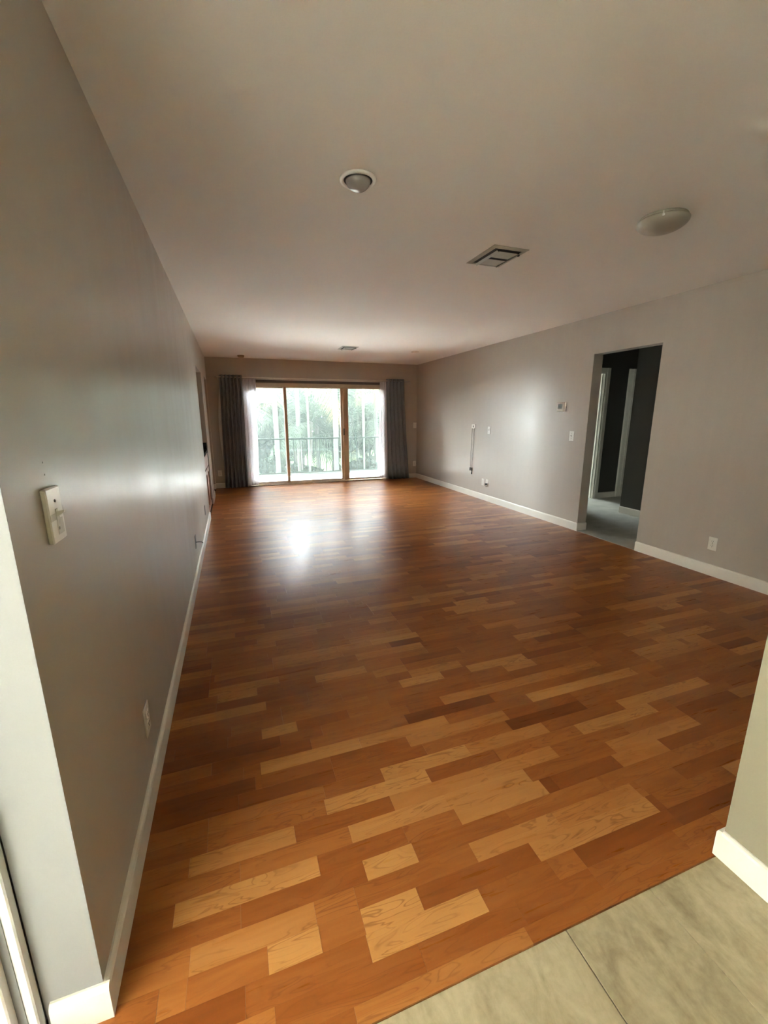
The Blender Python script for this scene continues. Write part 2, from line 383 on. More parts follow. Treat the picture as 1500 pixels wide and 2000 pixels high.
# laminate: rows of 64.3 mm strips running across the room; every third row boundary is a board joint
random.seed(11)
P = 0.0643; Y0 = 0.709
def row_y(k): return Y0 + (k-1)*P
seams = {4: 0.66, 1: 1.45, 5: 2.94, 3: 1.215}     # board end joints visible in the photo (board = 3 rows)
pick = {                                           # row: [(x0, x1, tone)] strips one can recognise near the camera
 2: [(0.62, 0.97, .96), (0.97, 1.22, .42)], 3: [(0.17, 0.365, .5), (0.365, 0.502, .98), (0.502, 0.623, .55), (0.623, 0.796, .95), (0.796, 1.203, .38), (1.203, 1.72, .80), (1.72, 1.755, .3)],
 4: [(0.01, 0.173, .6), (0.173, 0.50, .78), (0.50, 0.62, .55), (0.62, 1.015, .45), (1.015, 1.35, .78), (1.35, 1.715, .70)],
 5: [(0.01, 0.30, .45), (0.30, 0.668, .40), (0.668, 0.837, .92), (0.837, 1.2, .42), (1.2, 1.62, .5)],
 6: [(0.121, 0.534, .90), (0.534, 0.83, .42), (0.83, 1.03, .50), (1.03, 1.40, .80)],
 7: [(0.01, 0.30, .55), (0.30, 0.655, .55), (0.655, 1.02, .84), (1.02, 1.375, .82), (1.375, 1.80, .45), (1.80, 2.15, .68)],
 8: [(0.15, 0.478, .82), (0.478, 0.83, .40), (0.83, 1.22, .72), (1.22, 1.56, .72), (1.56, 1.95, .42)],
 9: [(0.2, 0.597, .5), (0.597, 1.005, .90), (1.005, 1.32, .36), (1.32, 1.75, .5), (1.75, 2.2, .78)],
 10: [(0.2, 0.605, .55), (0.605, 0.838, .45), (0.838, 1.22, .88), (1.22, 1.62, .70), (1.62, 2.07, .40), (2.07, 2.65, .80)],
 11: [(0.3, 0.66, .22), (0.66, 1.05, .42), (1.05, 1.47, .48), (1.47, 1.898, .10), (1.898, 2.3, .42)],
 12: [(0.386, 0.66, .45), (0.66, 1.0, .38), (1.0, 1.5, .68), (1.5, 1.9, .38)],
 13: [(0.386, 0.80, .82), (0.80, 1.22, .74), (1.22, 1.682, .42), (1.682, 2.0, .88), (2.0, 2.375, .80)],
 14: [(0.2, 0.6, .28), (0.6, 1.044, .5), (1.044, 1.507, .05), (1.507, 1.95, .45)],
 15: [(2.25, 2.54, .4), (2.54, 2.92, .72)], 16: [(0.05, 0.26, .3), (0.26, 0.403, .35), (0.403, 0.557, .86), (0.557, 0.8, .34)],
 18: [(0.8, 1.118, .42), (1.118, 1.36, .84), (1.36, 1.524, .36), (1.524, 1.9, .80), (2.3, 2.665, .4), (2.665, 3.0, .76)],
 21: [(0.4, 0.703, .38), (0.703, 0.98, .78), (1.6, 1.98, .4), (1.98, 2.235, .80)], 24: [(0.19, 0.5, .62), (0.5, 0.9, .62), (1.2, 1.41, .12), (1.41, 1.75, .45)], 25: [(1.1, 1.412, .80), (1.412, 1.7, .40)],
}
def rnd_tone():
    q = random.random()
    if q < 0.18: return random.uniform(0.60, 0.78)
    if q < 0.27: return random.uniform(0.16, 0.28)
    return random.uniform(0.34, 0.52)
strips = []
for k_ in range(0, 128):
    ya, yb = row_y(k_), row_y(k_+1)
    if k_ == 0: ya = 0.668
    if ya > D-0.02: break
    yb = min(yb, D)
    xa, xb = (-0.118 if ya < 0.85 else 0.001), W-0.001
    board = (k_-1)//3
    off = seams.get(board, random.uniform(0, 1.22)) if (k_-1) % 3 == 0 or k_ == 0 else off
    joints = [off + 1.22*j for j in range(-4, 5)]
    cuts = sorted({xa, xb, *[j for j in joints if xa+.03 < j < xb-.03]})
    fixed = pick.get(k_, [])
    segs = []
    for a, b in zip(cuts, cuts[1:]):
        x = a
        while x < b-1e-6:
            ln = random.choice((0.20, 0.28, 0.34, 0.40, 0.46, 0.55)) * random.uniform(0.9, 1.1)
            e = b if b-(x+ln) < 0.13 else x+ln
            segs.append([x, e, rnd_tone()]); x = e
    if fixed:
        out = [list(q) for q in fixed]
        for a, b, t in segs:                     # keep the random strips only outside the listed ones
            parts = [(a, b)]
            for (p, q, _) in fixed:
                nxt = []
                for (c, d) in parts:
                    if d <= p or c >= q: nxt.append((c, d)); continue
                    if c < p-.005: nxt.append((c, p))
                    if d > q+.005: nxt.append((q, d))
                parts = nxt
            out += [[c, d, t] for c, d in parts if d-c > .01]
        segs = sorted(out)
        for i in range(1, len(segs)): segs[i-1][1] = segs[i][0]
        segs[0][0] = xa; segs[-1][1] = xb
    for a, b, t in segs:
        ja = 0.00028 if k_ and any(abs(a-j) < 1e-4 for j in joints) else 0.00015
        jb = 0.00028 if k_ and any(abs(b-j) < 1e-4 for j in joints) else 0.00015
        strips.append((a+ja, b-jb, ya+0.00012, yb-0.00012, t, random.random()))
def strip_geo(mb, a, b, c, d, z0, z1, ch):
    i = len(mb.v)
    mb.v += [(a,c,z0),(b,c,z0),(b,d,z0),(a,d,z0),(a,c,z1-ch),(b,c,z1-ch),(b,d,z1-ch),(a,d,z1-ch),(a+ch,c+ch,z1),(b-ch,c+ch,z1),(b-ch,d-ch,z1),(a+ch,d-ch,z1)]
    for q in ((0,3,2,1),(0,1,5,4),(1,2,6,5),(2,3,7,6),(3,0,4,7),(4,5,9,8),(5,6,10,9),(6,7,11,10),(7,4,8,11),(8,9,10,11)):
        mb.f.append(tuple(i+j for j in q)); mb.smooth.append(False)
def face_attr(me, name, vals):
    at = me.attributes.new(name, 'FLOAT', 'FACE'); at.data.foreach_set('value', vals)
def px(p):
    c = Vector(p) - Vector((CX, 0, CZ)); z = c.dot(f_)
    if z < 0.05: return None
    return (750 + FPX*c.dot(r2)/z, 1000 - FPX*c.dot(u2)/z)
def area_px(s):
    q = [px(p) for p in ((s[0], s[2], 0), (s[1], s[2], 0), (s[1], s[3], 0), (s[0], s[3], 0))]
    if any(t is None for t in q): return 0
    q = [(min(max(x, 0), 1500), min(max(y, 0), 2000)) for x, y in q]
    return abs(sum(q[i][0]*q[(i+1) % 4][1] - q[(i+1) % 4][0]*q[i][1] for i in range(4)))/2
strips.sort(key=area_px, reverse=True)
for s in strips[:300]:
    mb = MB(); strip_geo(mb, s[0], s[1], s[2], s[3], -0.0099, 0.0, 0.00004)
    o = mb.build('plank', 'wood', floor, fix=False); face_attr(o.data, 'tone', [s[4]]*10); face_attr(o.data, 'seed', [s[5]]*10)
mb = MB(); tn = []; sd = []
for s in strips[300:]:
    strip_geo(mb, s[0], s[1], s[2], s[3], -0.0099, 0.0, 0.00004); tn += [s[4]]*10; sd += [s[5]]*10
o = mb.build('plank_field', 'wood', floor, fix=False); face_attr(o.data, 'tone', tn); face_attr(o.data, 'seed', sd); o['kind'] = 'stuff'

# entry tiles 310 x 610 mm, top just below the laminate
for i in range(-3, 2):
    for j in range(0, 5):
        a = 1.145 + (0.3115*i if i >= 0 else 0.623*i); b = a + (0.3115 if i >= 0 else 0.623); d = 0.666 - 0.61*j; c = d-0.61
        a, b = max(a, -0.13), min(b, 1.754); c = max(c, -2.2)
        if b-a < 0.02: continue
        gl = 0.0016 if i == 0 else 0.0006; gr = 0.0016 if i == -1 else 0.0006
        mb = MB(); strip_geo(mb, a+gl, b-gr, c+0.0012, d-0.0005, -0.0099, -0.003, 0.0008)
        o = mb.build('tile', 'tile', floor, fix=False); face_attr(o.data, 'tone', [random.uniform(-.05, .05)]*10)

# baseboards (rounded top)
def bb_prof(h=0.098, t=0.014):
    return [(0, 0), (t, 0), (t, h-0.012), (t*0.78, h-0.004), (t*0.35, h), (0, h)]
def bb_x(mb, x, sgn, y0, y1):     # board on a wall facing +x / -x
    mb.extrude([(x+sgn*a, z) for a, z in bb_prof()], 1, y0, y1)
def bb_y(mb, y, sgn, x0, x1):
    mb.extrude([(y+sgn*a, z) for a, z in bb_prof()], 0, x0, x1)
mb = MB(); bb_x(mb, 0, 1, 0.8955, 6.15); bb_x(mb, 0, 1, 7.20, 7.95); bb_y(mb, 8.70, -1, -T, 0.0)
struct(mb.build('baseboard_left', 'trim'), 'white baseboard along the left wall', 'baseboard')
mb = MB(); bb_y(mb, 0.8955, -1, -T+0.012, 0.014)
struct(mb.build('baseboard_left_return', 'trim'), 'white baseboard piece wrapping the near end of the left wall', 'baseboard')
mb = MB(); bb_x(mb, W, -1, 0.676, 3.11); bb_x(mb, W, -1, 3.925, D-0.014); bb_y(mb, 3.925, -1, W-0.014, W+0.13)
struct(mb.build('baseboard_right', 'trim'), 'white baseboard along the right wall', 'baseboard')
mb = MB(); bb_y(mb, D, -1, 0.0, 0.62); bb_y(mb, D, -1, 3.56, W-0.014)
struct(mb.build('baseboard_far', 'trim'), 'white baseboard below the end wall behind the dark curtains', 'baseboard')
mb = MB(); bb_x(mb, 1.755, -1, -2.2, 0.662); bb_y(mb, 0.662, 1, 1.741, W-0.014)
struct(mb.build('baseboard_entry', 'trim'), 'cream baseboard at the foot of the entry wall on the right', 'baseboard')
mb = MB(); bb_x(mb, 5.57, -1, 1.9, 4.50); bb_y(mb, 5.45, -1, 6.11, 6.50); bb_x(mb, W+0.13, 1, 1.9, 3.10); bb_x(mb, W+0.13, 1, 3.94, 5.45)
struct(mb.build('baseboard_hall', 'trim'), 'pale baseboard along the dark hall walls', 'baseboard')

# ------------------------------------------------------------------ hall door frames
def casing(mb, x0, x1, z1, y):
    mb.box((x0, y-0.018, 0.004), (x1, y, z1), 0.004); mb.box((x0+0.012, y-0.024, 0.004), (x0+0.03, y-0.017, z1), 0.002)
d3 = thing('door_2', 'white door frame at the bright end of the hall, seen through the right doorway', 'door', kind='structure')
mb = MB(); casing(mb, 6.04, 6.115, 2.10, 5.45); casing(mb, 5.195, 5.27, 2.10, 5.45); mb.box((5.27, 5.432, 2.03), (6.04, 5.45, 2.10), 0.004); mb.build('casing', 'trim', d3)
mb = MB(); mb.box((6.022, 5.45, 0.004), (6.04, 5.57, 2.03)); mb.box((5.27, 5.45, 0.004), (5.288, 5.57, 2.03)); mb.box((5.288, 5.45, 2.012), (6.022, 5.57, 2.03)); mb.build('jamb', 'trim', d3)
mb = MB(); mb.box((6.008, 5.49, 0.004), (6.022, 5.515, 2.012)); mb.box((5.288, 5.49, 0.004), (5.302, 5.515, 2.012)); mb.build('door_stop', 'trim', d3)
mb = MB(); mb.box((6.0195, 5.535, 0.88), (6.022, 5.56, 0.95)); mb.build('strike_plate', 'dark_plastic', d3, label='small dark strike plate')
d4 = thing('door_3', 'grey-white door casing at the right of the hall, half hidden by the hall wall', 'door', kind='structure')
mb = MB(); casing(mb, 6.50, 6.59, 2.10, 5.45); mb.build('casing', 'trim', d4)
mb = MB(); mb.box((6.59, 5.42, 0.004), (6.635, 5.45, 2.10), 0.003); mb.build('door_stop', 'trim', d4)

# ------------------------------------------------------------------ sliding glass door in the end wall
sd_ = thing('door_1', 'three-panel sliding glass door with tan stiles at the end of the room', 'door', kind='structure')
mb = MB(); mb.box((0.62, D-0.01, 1.93), (3.56, D+0.13, 2.005), 0.004); mb.build('head_frame', 'head_beige', sd_)
MB().box((0.62, D-0.004, 2.005), (3.56, D+0.13, 2.06), 0.003).build('head_shade_strip', 'head_shade', sd_, label='dark strip painted as the shade above the beige head frame')  # shade below the curtain rod, put into the colour of this strip
mb = MB(); mb.box((0.62, D-0.03, 0.0), (3.56, D+0.13, 0.022), 0.003)
for y in (D+0.02, D+0.055, D+0.09): mb.box((0.62, y, 0.02), (3.56, y+0.008, 0.036))
mb.build('sill_track', 'door_alu', sd_)
for a, b in ((0.62, 0.66), (3.52, 3.56)):
    MB().box((a, D-0.005, 0.022), (b, D+0.13, 1.93), 0.003).build('jamb', 'door_alu', sd_)
def sash(x0, x1, y, wl, wr, matl, matr, top):
    MB().box((x0, y, 0.036), (x0+wl, y+0.03, 1.93), 0.004).build('stile', matl, sd_)
    MB().box((x1-wr, y, 0.036), (x1, y+0.03, 1.93), 0.004).build('stile', matr, sd_)
    MB().box((x0+wl, y+0.002, 0.036), (x1-wr, y+0.028, 0.07), 0.003).build('bottom_rail', 'door_alu', sd_)
    MB().box((x0+wl, y+0.002, 1.93-top), (x1-wr, y+0.028, 1.93), 0.003).build('top_rail', matl, sd_)
    MB().box((x0+wl, y+0.012, 0.07), (x1-wr, y+0.018, 1.93-top)).build('pane', 'glass', sd_)
sash(0.66, 1.435, D+0.06, 0.04, 0.05, 'door_wood', 'door_alu', 0.02)
sash(1.392, 2.61, D+0.025, 0.052, 0.075, 'door_wood', 'door_wood', 0.012)
sash(2.585, 3.52, D-0.01, 0.105, 0.05, 'door_wood', 'door_alu', 0.012)
MB().box((2.575, D-0.035, 0.98), (2.60, D-0.008, 1.12), 0.006).build('handle', 'dark_plastic', sd_, label='small dark door pull')

# ------------------------------------------------------------------ white sliding door frame at the left of the entry
ef = thing('door_4', 'white stepped door frame at the lower left edge of the photo', 'door', kind='structure')
for i, (xa, xb, yy, zz) in enumerate(((-0.150, -0.1175, 0.872, 0.046), (-0.190, -0.150, 0.848, 0.030), (-0.235, -0.190, 0.824, 0.014))):
    MB().box((xa, yy, -0.003), (xb, 0.897 if i == 0 else 0.875, 2.06), 0.003).build('frame_rail', 'white_alu', ef)
    MB().box((xa, -1.35, -0.003), (xb, yy, zz), 0.002).build('sill_step', 'white_alu', ef)
    MB().box((xa, -1.35, 2.06-0.02-0.016*(3-i)), (xb, yy, 2.06), 0.002).build('head_step', 'white_alu', ef)
MB().box((-0.232, -1.33, 0.014), (-0.195, -1.27, 2.0), 0.004).build('stile', 'white_alu', ef)
MB().box((-0.232, -0.30, 0.014), (-0.195, -0.24, 2.0), 0.004).build('stile', 'white_alu', ef)
MB().box((-0.217, -1.27, 0.03), (-0.211, -0.30, 1.98)).build('pane', 'glass', ef)

# ------------------------------------------------------------------ curtains
def curtain_mesh(top, bot, y, z0, z1, folds, amp, thick, seed, ybot=0.0, nu=None, nz=14):
    """pleated cloth with thickness: a ribbon of folds swept from the top line to the bottom line"""
    rg = random.Random(seed); ph = [rg.uniform(-.5, .5) for _ in range(folds+2)]; am = [rg.uniform(.75, 1.2) for _ in range(folds+2)]
    nu = nu or folds*10; mb = MB(); rows = []
    for iz in range(nz+1):
        t = iz/nz; z = z1 + (z0-z1)*t; front = []
        for iu in range(nu+1):
            u = iu/nu; fi = u*folds; k0 = int(min(fi, folds-1)); a_ = amp*(am[k0]*(1-(fi-k0)) + am[k0+1]*(fi-k0))
            xt = top[0] + (top[1]-top[0])*u; xb = bot[0] + (bot[1]-bot[0])*u
            sag = t**1.4
            x = xt + (xb-xt)*sag + 0.006*sin(3*t+seed)*t
            yy = y + ybot*sag + a_*sin(2*pi*fi ) * (1 - 0.12*t)
            front.append((x, yy, z))
        rows.append(front)
    def put(off):
        ids = []
        for r in rows:
            base = len(mb.v); n = len(r)
            for i, p in enumerate(r):
                q, s_ = r[max(i-1, 0)], r[min(i+1, n-1)]; dx, dy = s_[0]-q[0], s_[1]-q[1]; L = math.hypot(dx, dy) or 1
                mb.v.append((p[0]+dy/L*off, p[1]-dx/L*off, p[2]))
            ids.append(base)
        return ids
    A, B = put(thick/2), put(-thick/2); n = nu+1
    for ids in (A, B):
        for r0, r1 in zip(ids, ids[1:]):
            for i in range(n-1): mb.f.append((r0+i, r0+i+1, r1+i+1, r1+i)); mb.smooth.append(True)
    for (a, b) in ((A[0], B[0]), (A[-1], B[-1])):
        for i in range(n-1): mb.f.append((a+i, a+i+1, b+i+1, b+i)); mb.smooth.append(False)
    for e in (0, n-1):
        for r in range(nz): mb.f.append((A[r]+e, A[r+1]+e, B[r+1]+e, B[r]+e)); mb.smooth.append(False)
    return mb
ROD_Y, ROD_Z = D-0.095, 2.085
rod = thing('curtain_rod', 'pale horizontal curtain rod carrying the curtains above the glass door', 'curtain rod', (2.07, ROD_Y, ROD_Z))
MB().tube([(-1.90, 0, 0), (1.95, 0, 0)], 0.0085, 12).build('pole', 'white_rod', rod)
for x in (-1.90, 1.95):
    MB().lathe([(0.0, -0.018), (0.013, -0.012), (0.016, 0), (0.013, 0.012), (0.0, 0.018)], (x, 0, 0), 16, 'x').build('finial', 'chrome', rod)
for x in (-1.87, 1.90):
    mb = MB(); mb.box((x-0.006, 0.0, -0.014), (x+0.006, 0.095, -0.007)); mb.box((x-0.012, 0.089, -0.04), (x+0.012, 0.095, 0.02)); mb.build('bracket', 'chrome', rod)
srod = thing('sheer_rod', 'thin white rod close to the wall holding the two sheers', 'curtain rod', (2.09, D-0.035, 2.062))
MB().tube([(-1.50, 0, 0), (1.46, 0, 0)], 0.006, 10).build('pole', 'white_rod', srod)
for x in (-1.49, 1.45): MB().box((x-0.006, 0.0, -0.006), (x+0.006, 0.035, 0.006)).build('bracket', 'white_rod', srod)

def dark_curtain(label, top, bot, folds, seed, xs, sliver):
    c = thing('curtain', label, 'curtain', (0, 0, 0), group='charcoal curtain panels')
    curtain_mesh(top, bot, ROD_Y, 0.012, 2.125, folds, 0.044, 0.003, seed).build('panel', 'dark_fabric', c)
    for x in xs:
        mb = MB()
        for j in range(20):
            a0, a1 = 2*pi*j/20, 2*pi*(j+1)/20
            mb.tube([(x, ROD_Y+0.021*cos(a0), ROD_Z+0.021*sin(a0)), (x, ROD_Y+0.021*cos(a1), ROD_Z+0.021*sin(a1))], 0.0035, 6, False)
        mb.build('grommet', 'chrome', c)
    if sliver:
        a, b, z0, z1 = sliver  # pale sliver along the curtain edge, widest at mid height
        mb = MB(); n = 12
        for i in range(n):
            t0, t1 = i/n, (i+1)/n; w0, w1 = 0.045*sin(pi*t0)+0.001, 0.045*sin(pi*t1)+0.001
            za, zb = z1+(z0-z1)*t0, z1+(z0-z1)*t1; xa, xb = a+(b-a)*t0, a+(b-a)*t1
            mb.quad((xa-w0, D-0.07, za), (xa, D-0.073, za), (xb, D-0.073, zb), (xb-w1, D-0.07, zb))
            mb.quad((xa-w0, D-0.068, za), (xa+.004, D-0.071, za), (xb+.004, D-0.071, zb), (xb-w1, D-0.068, zb))
        mb.build('sliver_edge', 'sliver', c, label='pale sliver along the curtain edge')
dark_curtain('charcoal pleated curtain with pale sliver at its edge left of the glass door', (0.225, 0.625), (0.175, 0.60), 6, 3, (0.30, 0.36, 0.43, 0.50, 0.565), (0.222, 0.175, 0.55, 1.95))
dark_curtain('charcoal pleated curtain right of the glass door', (3.50, 3.90), (3.555, 4.045), 5, 8, (3.57, 3.65, 3.73, 3.81), None)
def sheer(label, top, bot, folds, seed):
    c = thing('sheer_curtain', label, 'curtain', (0, 0, 0), group='white sheer curtains')
    curtain_mesh(top, bot, D-0.040, 0.04, 2.072, folds, 0.016, 0.0012, seed, ybot=-0.012).build('panel', 'sheer', c)
sheer('white sheer curtain gathered at the left of the glass door', (0.61, 0.875), (0.60, 0.80), 4, 5)
sheer('white sheer curtain gathered at the right of the glass door', (3.375, 3.53), (3.295, 3.545), 3, 6)

# ------------------------------------------------------------------ balcony
struct(MB().box((-2.4, D+0.15, -0.25), (7.2, 10.42, -0.02)).build('floor_balcony', 'concrete'), 'pale balcony slab outside the glass door', 'floor')
YR = 10.2
rl = thing('balcony_railing', 'dark railing with thin balusters along the balcony edge', 'railing', (0, YR, -0.02))
MB().box((-1.5, -0.022, 0.855), (6.2, 0.022, 0.888), 0.004).build('top_rail', 'rail_dark', rl)
MB().box((-1.5, -0.015, 0.06), (6.2, 0.015, 0.085), 0.003).build('bottom_rail', 'rail_dark', rl)
bme = MB().box((-0.008, -0.008, 0.085), (0.008, 0.008, 0.855)).mesh('baluster', 'rail_dark')
for i in range(36):
    x = -0.30 + i*0.155
    o = bpy.data.objects.new('baluster', bme); COL.objects.link(o); o.parent = rl; o.location = (x, 0, 0)
sf = thing('screen_enclosure', 'white framed insect screen enclosing the balcony', 'screen', (0, YR+0.10, -0.02))
posts = [(0.62, 0.04), (1.35, 0.105), (2.10, 0.042), (2.765, 0.12), (3.47, 0.045), (4.12, 0.11), (-0.10, 0.1), (4.85, 0.045)]
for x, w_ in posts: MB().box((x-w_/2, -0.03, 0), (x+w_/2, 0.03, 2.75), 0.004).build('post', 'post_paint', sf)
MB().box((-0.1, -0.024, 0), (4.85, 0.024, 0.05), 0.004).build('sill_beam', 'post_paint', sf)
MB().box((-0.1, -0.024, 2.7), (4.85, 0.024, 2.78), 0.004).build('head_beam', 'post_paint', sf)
sp = sorted(posts)
for (a, wa), (b, wb) in zip(sp, sp[1:]):
    MB().box((a+wa/2, 0.0, 0.05), (b-wb/2, 0.001, 2.7)).build('mesh_panel', 'screen', sf)
sh_ = thing('roll_shutter', 'white louvred shutter hanging half lowered at the upper left of the balcony', 'shutter', (0.95, YR+0.02, 1.66))
for i in range(11):
    MB().box((-0.36, -0.010, i*0.062), (0.33, 0.010, i*0.062+0.054), 0.004).build('slat', 'post_paint', sh_)
MB().box((-0.36, 0.010, 0), (-0.34, 0.02, 1.1)).build('guide', 'post_paint', sh_); MB().box((0.31, 0.010, 0), (0.33, 0.02, 1.1)).build('guide', 'post_paint', sh_)

# ------------------------------------------------------------------ garden
GZ = -3.2
w = MB(); w.box((-2.6, -4.2, 2.30), (-0.27, 3.2, 2.46)); struct(w.build('light_block_roof', 'added_stucco'), 'unseen roof slab added over the walkway to cut the entry daylight', 'roof')  # added out of view to cut the daylight at the entry
struct(MB().box((-2.6, -4.2, 2.6), (8.0, D+0.3, 6.0)).build('light_block_storey', 'added_stucco'), 'unseen storey added above the room to narrow the sky', 'building')  # added mass overhead, narrows the sky slot beside the entry
struct(MB().box((-5.8, -9.2, GZ), (2.0, -9.0, 6.4)).box((-2.6, -4.3, GZ), (-0.27, -4.2, 2.3)).build('light_block_court', 'added_stucco'), 'unseen walls added to close the walkway court against low sky', 'wall')  # added screens, keep low sky from reaching the entry
struct(MB().box((-7.0, -16, GZ), (-5.8, 9, 6.4)).build('light_block_wing', 'added_stucco'), 'unseen wing added across from the entry to block and bounce sky light', 'wall')  # added facing mass: hides the sky, its tone sets the bounce
struct(MB().box((-1.9, -3.2, -0.25), (-1.78, 2.2, 1.15)).build('light_block_parapet', 'added_stucco'), 'unseen low parapet added to the walkway to cut the entry daylight', 'wall')  # added low wall, trims the sky seen from the entry
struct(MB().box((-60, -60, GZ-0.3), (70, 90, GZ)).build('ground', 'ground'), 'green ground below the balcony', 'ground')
struct(MB().box((-1.8, -2.4, -0.25), (-0.26, 0.95, -0.02)).build('bounce_walkway', 'concrete'), 'unseen concrete walkway added outside the entry for its bounce', 'floor')  # added slab, bounces daylight into the entry
def frond_mesh(name, L, droop, lw, ll, n, mat, seed):
    """palm frond: arching rachis along +x with paired drooping leaflets"""
    rg = random.Random(seed); mb = MB(); pts = []
    for i in range(11):
        t = i/10; pts.append(Vector((L*(t-0.12*t*t*droop), 0, L*(0.55*t - 0.62*droop*t*t))))
    mb.tube(pts, [0.018*(1-i/11)+0.003 for i in range(11)], 4, False)
    for i in range(n):
        t = 0.14 + 0.86*(i+rg.uniform(-.2, .2))/n; t = min(max(t, 0.1), 0.995)
        q = t*10; k0 = min(int(q), 9); p = pts[k0].lerp(pts[k0+1], q-k0); d = (pts[k0+1]-pts[k0]).normalized()
        le = ll*(0.55+0.9*sin(pi*min(1, 0.12+t*0.86)))*rg.uniform(.85, 1.1)*0.75
        for sg in (-1, 1):
            side = Vector((0, sg, 0)); up = d.cross(Vector((0, 1, 0)))*-1
            a = (side*0.85 + d*0.55 + up*0.18).normalized()
            p1 = p + a*le*0.5; p2 = p + a*le*0.95 + Vector((0, 0, -le*rg.uniform(.25, .5)))
            wd = d*lw*0.5
            mb.quad(p-wd*0.5, p+wd*0.5, p1+wd, p1-wd); mb.quad(p1-wd, p1+wd, p2+wd*0.12, p2-wd*0.12)
    return mb.mesh(name, mat, fix=False)
FG = [frond_mesh('frond', 2.6, 0.9, 0.05, 0.55, 26, 'frond', 1), frond_mesh('frond', 2.2, 1.15, 0.05, 0.5, 24, 'frond', 2), frond_mesh('frond', 3.0, 0.8, 0.055, 0.6, 28, 'frond', 3)]
FY = [frond_mesh('frond', 2.3, 1.2, 0.05, 0.5, 26, 'frond_yellow', 4), frond_mesh('frond', 2.0, 1.35, 0.045, 0.45, 24, 'frond_yellow', 5)]
def palm(label, x, y, crowns, seed):
    """clumping palm: several stems, each with a crown of fronds. crowns: (dx, dy, height, n fronds, n yellow)"""
    rg = random.Random(seed); p = thing('palm_tree', label, 'palm', (x, y, GZ), group='palms beyond the balcony')
    for dx, dy, h, n, ny in crowns:
        MB().tube([(dx*0.35, dy*0.35, 0), (dx*0.7, dy*0.7, h*0.55), (dx, dy, h)], [0.09, 0.07, 0.055], 8).build('trunk', 'bark', p)
        for i in range(n):
            me = rg.choice(FY) if i < ny else rg.choice(FG)
            o = bpy.data.objects.new('frond', me); COL.objects.link(o); o.parent = p
            o.location = (dx, dy, h - 0.05)
            az = 2*pi*i/n*1.0 + rg.uniform(-.35, .35) if i >= ny else rg.uniform(pi*1.15, pi*1.85)
            o.rotation_euler = (rg.uniform(-.3, .3), radians(rg.uniform(-38, 30)) if i >= ny else radians(rg.uniform(0, 35)), az)
            s_ = rg.uniform(.75, 1.1); o.scale = (s_, s_, s_)
            if i < ny: o['label'] = 'yellowing hanging frond'
palm('green palm clump seen through the left glass panel', 0.35, 14.2, [(0, 0, 4.2, 14, 0), (0.9, 0.8, 5.6, 14, 1), (-1.1, 0.5, 5.0, 12, 0)], 21)
palm('palm with yellow-green fronds hanging at the top of the middle panel', 2.25, 13.0, [(0, 0, 5.8, 16, 5), (0.5, 0.7, 4.4, 14, 0)], 22)
palm('palm with one broad drooping frond in the centre of the middle panel', 3.1, 14.6, [(0, 0, 5.4, 15, 1), (-0.8, 0.5, 3.8, 13, 0), (0.9, 0.7, 4.6, 13, 0)], 23)
palm('palm with yellow-tan fronds hanging at the top of the right panel', 4.75, 13.2, [(0, 0, 5.8, 16, 6), (0.3, 0.8, 4.4, 14, 0)], 24)
palm('low palm behind the railing below the right panel', 5.6, 15.0, [(0, 0, 4.8, 14, 0), (-0.9, 0.3, 3.4, 12, 1)], 25)
def bush_mesh(name, rx, ry, rz, n, seed):
    rg = random.Random(seed); mb = MB()
    for i in range(n):
        th = rg.uniform(0, 2*pi); ph = math.acos(rg.uniform(-0.6, 1)); r = rg.uniform(.72, 1.0)
        c = Vector((rx*r*sin(ph)*cos(th), ry*r*sin(ph)*sin(th), rz*r*cos(ph)))
        a = Vector((rg.gauss(0, 1), rg.gauss(0, 1), rg.gauss(0, 1))).normalized(); b = a.cross(Vector((rg.gauss(0, 1), rg.gauss(0, 1), rg.gauss(0, 1)))).normalized()
        l, w_ = rg.uniform(.2, .42), rg.uniform(.07, .14)
        mb.quad(c-a*l*.5, c+b*w_, c+a*l*.5, c-b*w_)
    return mb.mesh(name, 'bush', fix=False)
def bush(label, x, y, z, r, n, seed):
    p = thing('leafy_tree', label, 'tree', (x, y, GZ), group='leafy trees and shrubs behind the palms')
    MB().tube([(0, 0, 0), (0.05, 0.02, z-GZ)], [0.12, 0.06], 8).build('trunk', 'bark', p)
    o = bpy.data.objects.new('foliage', bush_mesh('foliage', *r, n, seed)); COL.objects.link(o); o.parent = p; o.location = (0, 0, z-GZ); o['kind'] = 'stuff'
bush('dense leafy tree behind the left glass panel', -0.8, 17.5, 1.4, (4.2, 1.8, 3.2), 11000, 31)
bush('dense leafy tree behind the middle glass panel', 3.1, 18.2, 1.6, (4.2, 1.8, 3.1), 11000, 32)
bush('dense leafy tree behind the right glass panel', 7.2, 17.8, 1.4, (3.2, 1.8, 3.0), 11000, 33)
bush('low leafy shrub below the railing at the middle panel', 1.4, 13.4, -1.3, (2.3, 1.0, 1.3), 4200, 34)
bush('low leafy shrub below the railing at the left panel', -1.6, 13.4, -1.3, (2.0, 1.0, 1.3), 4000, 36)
bush('low leafy shrub below the railing at the right panel', 5.0, 13.6, -1.3, (2.2, 1.0, 1.3), 4200, 35)

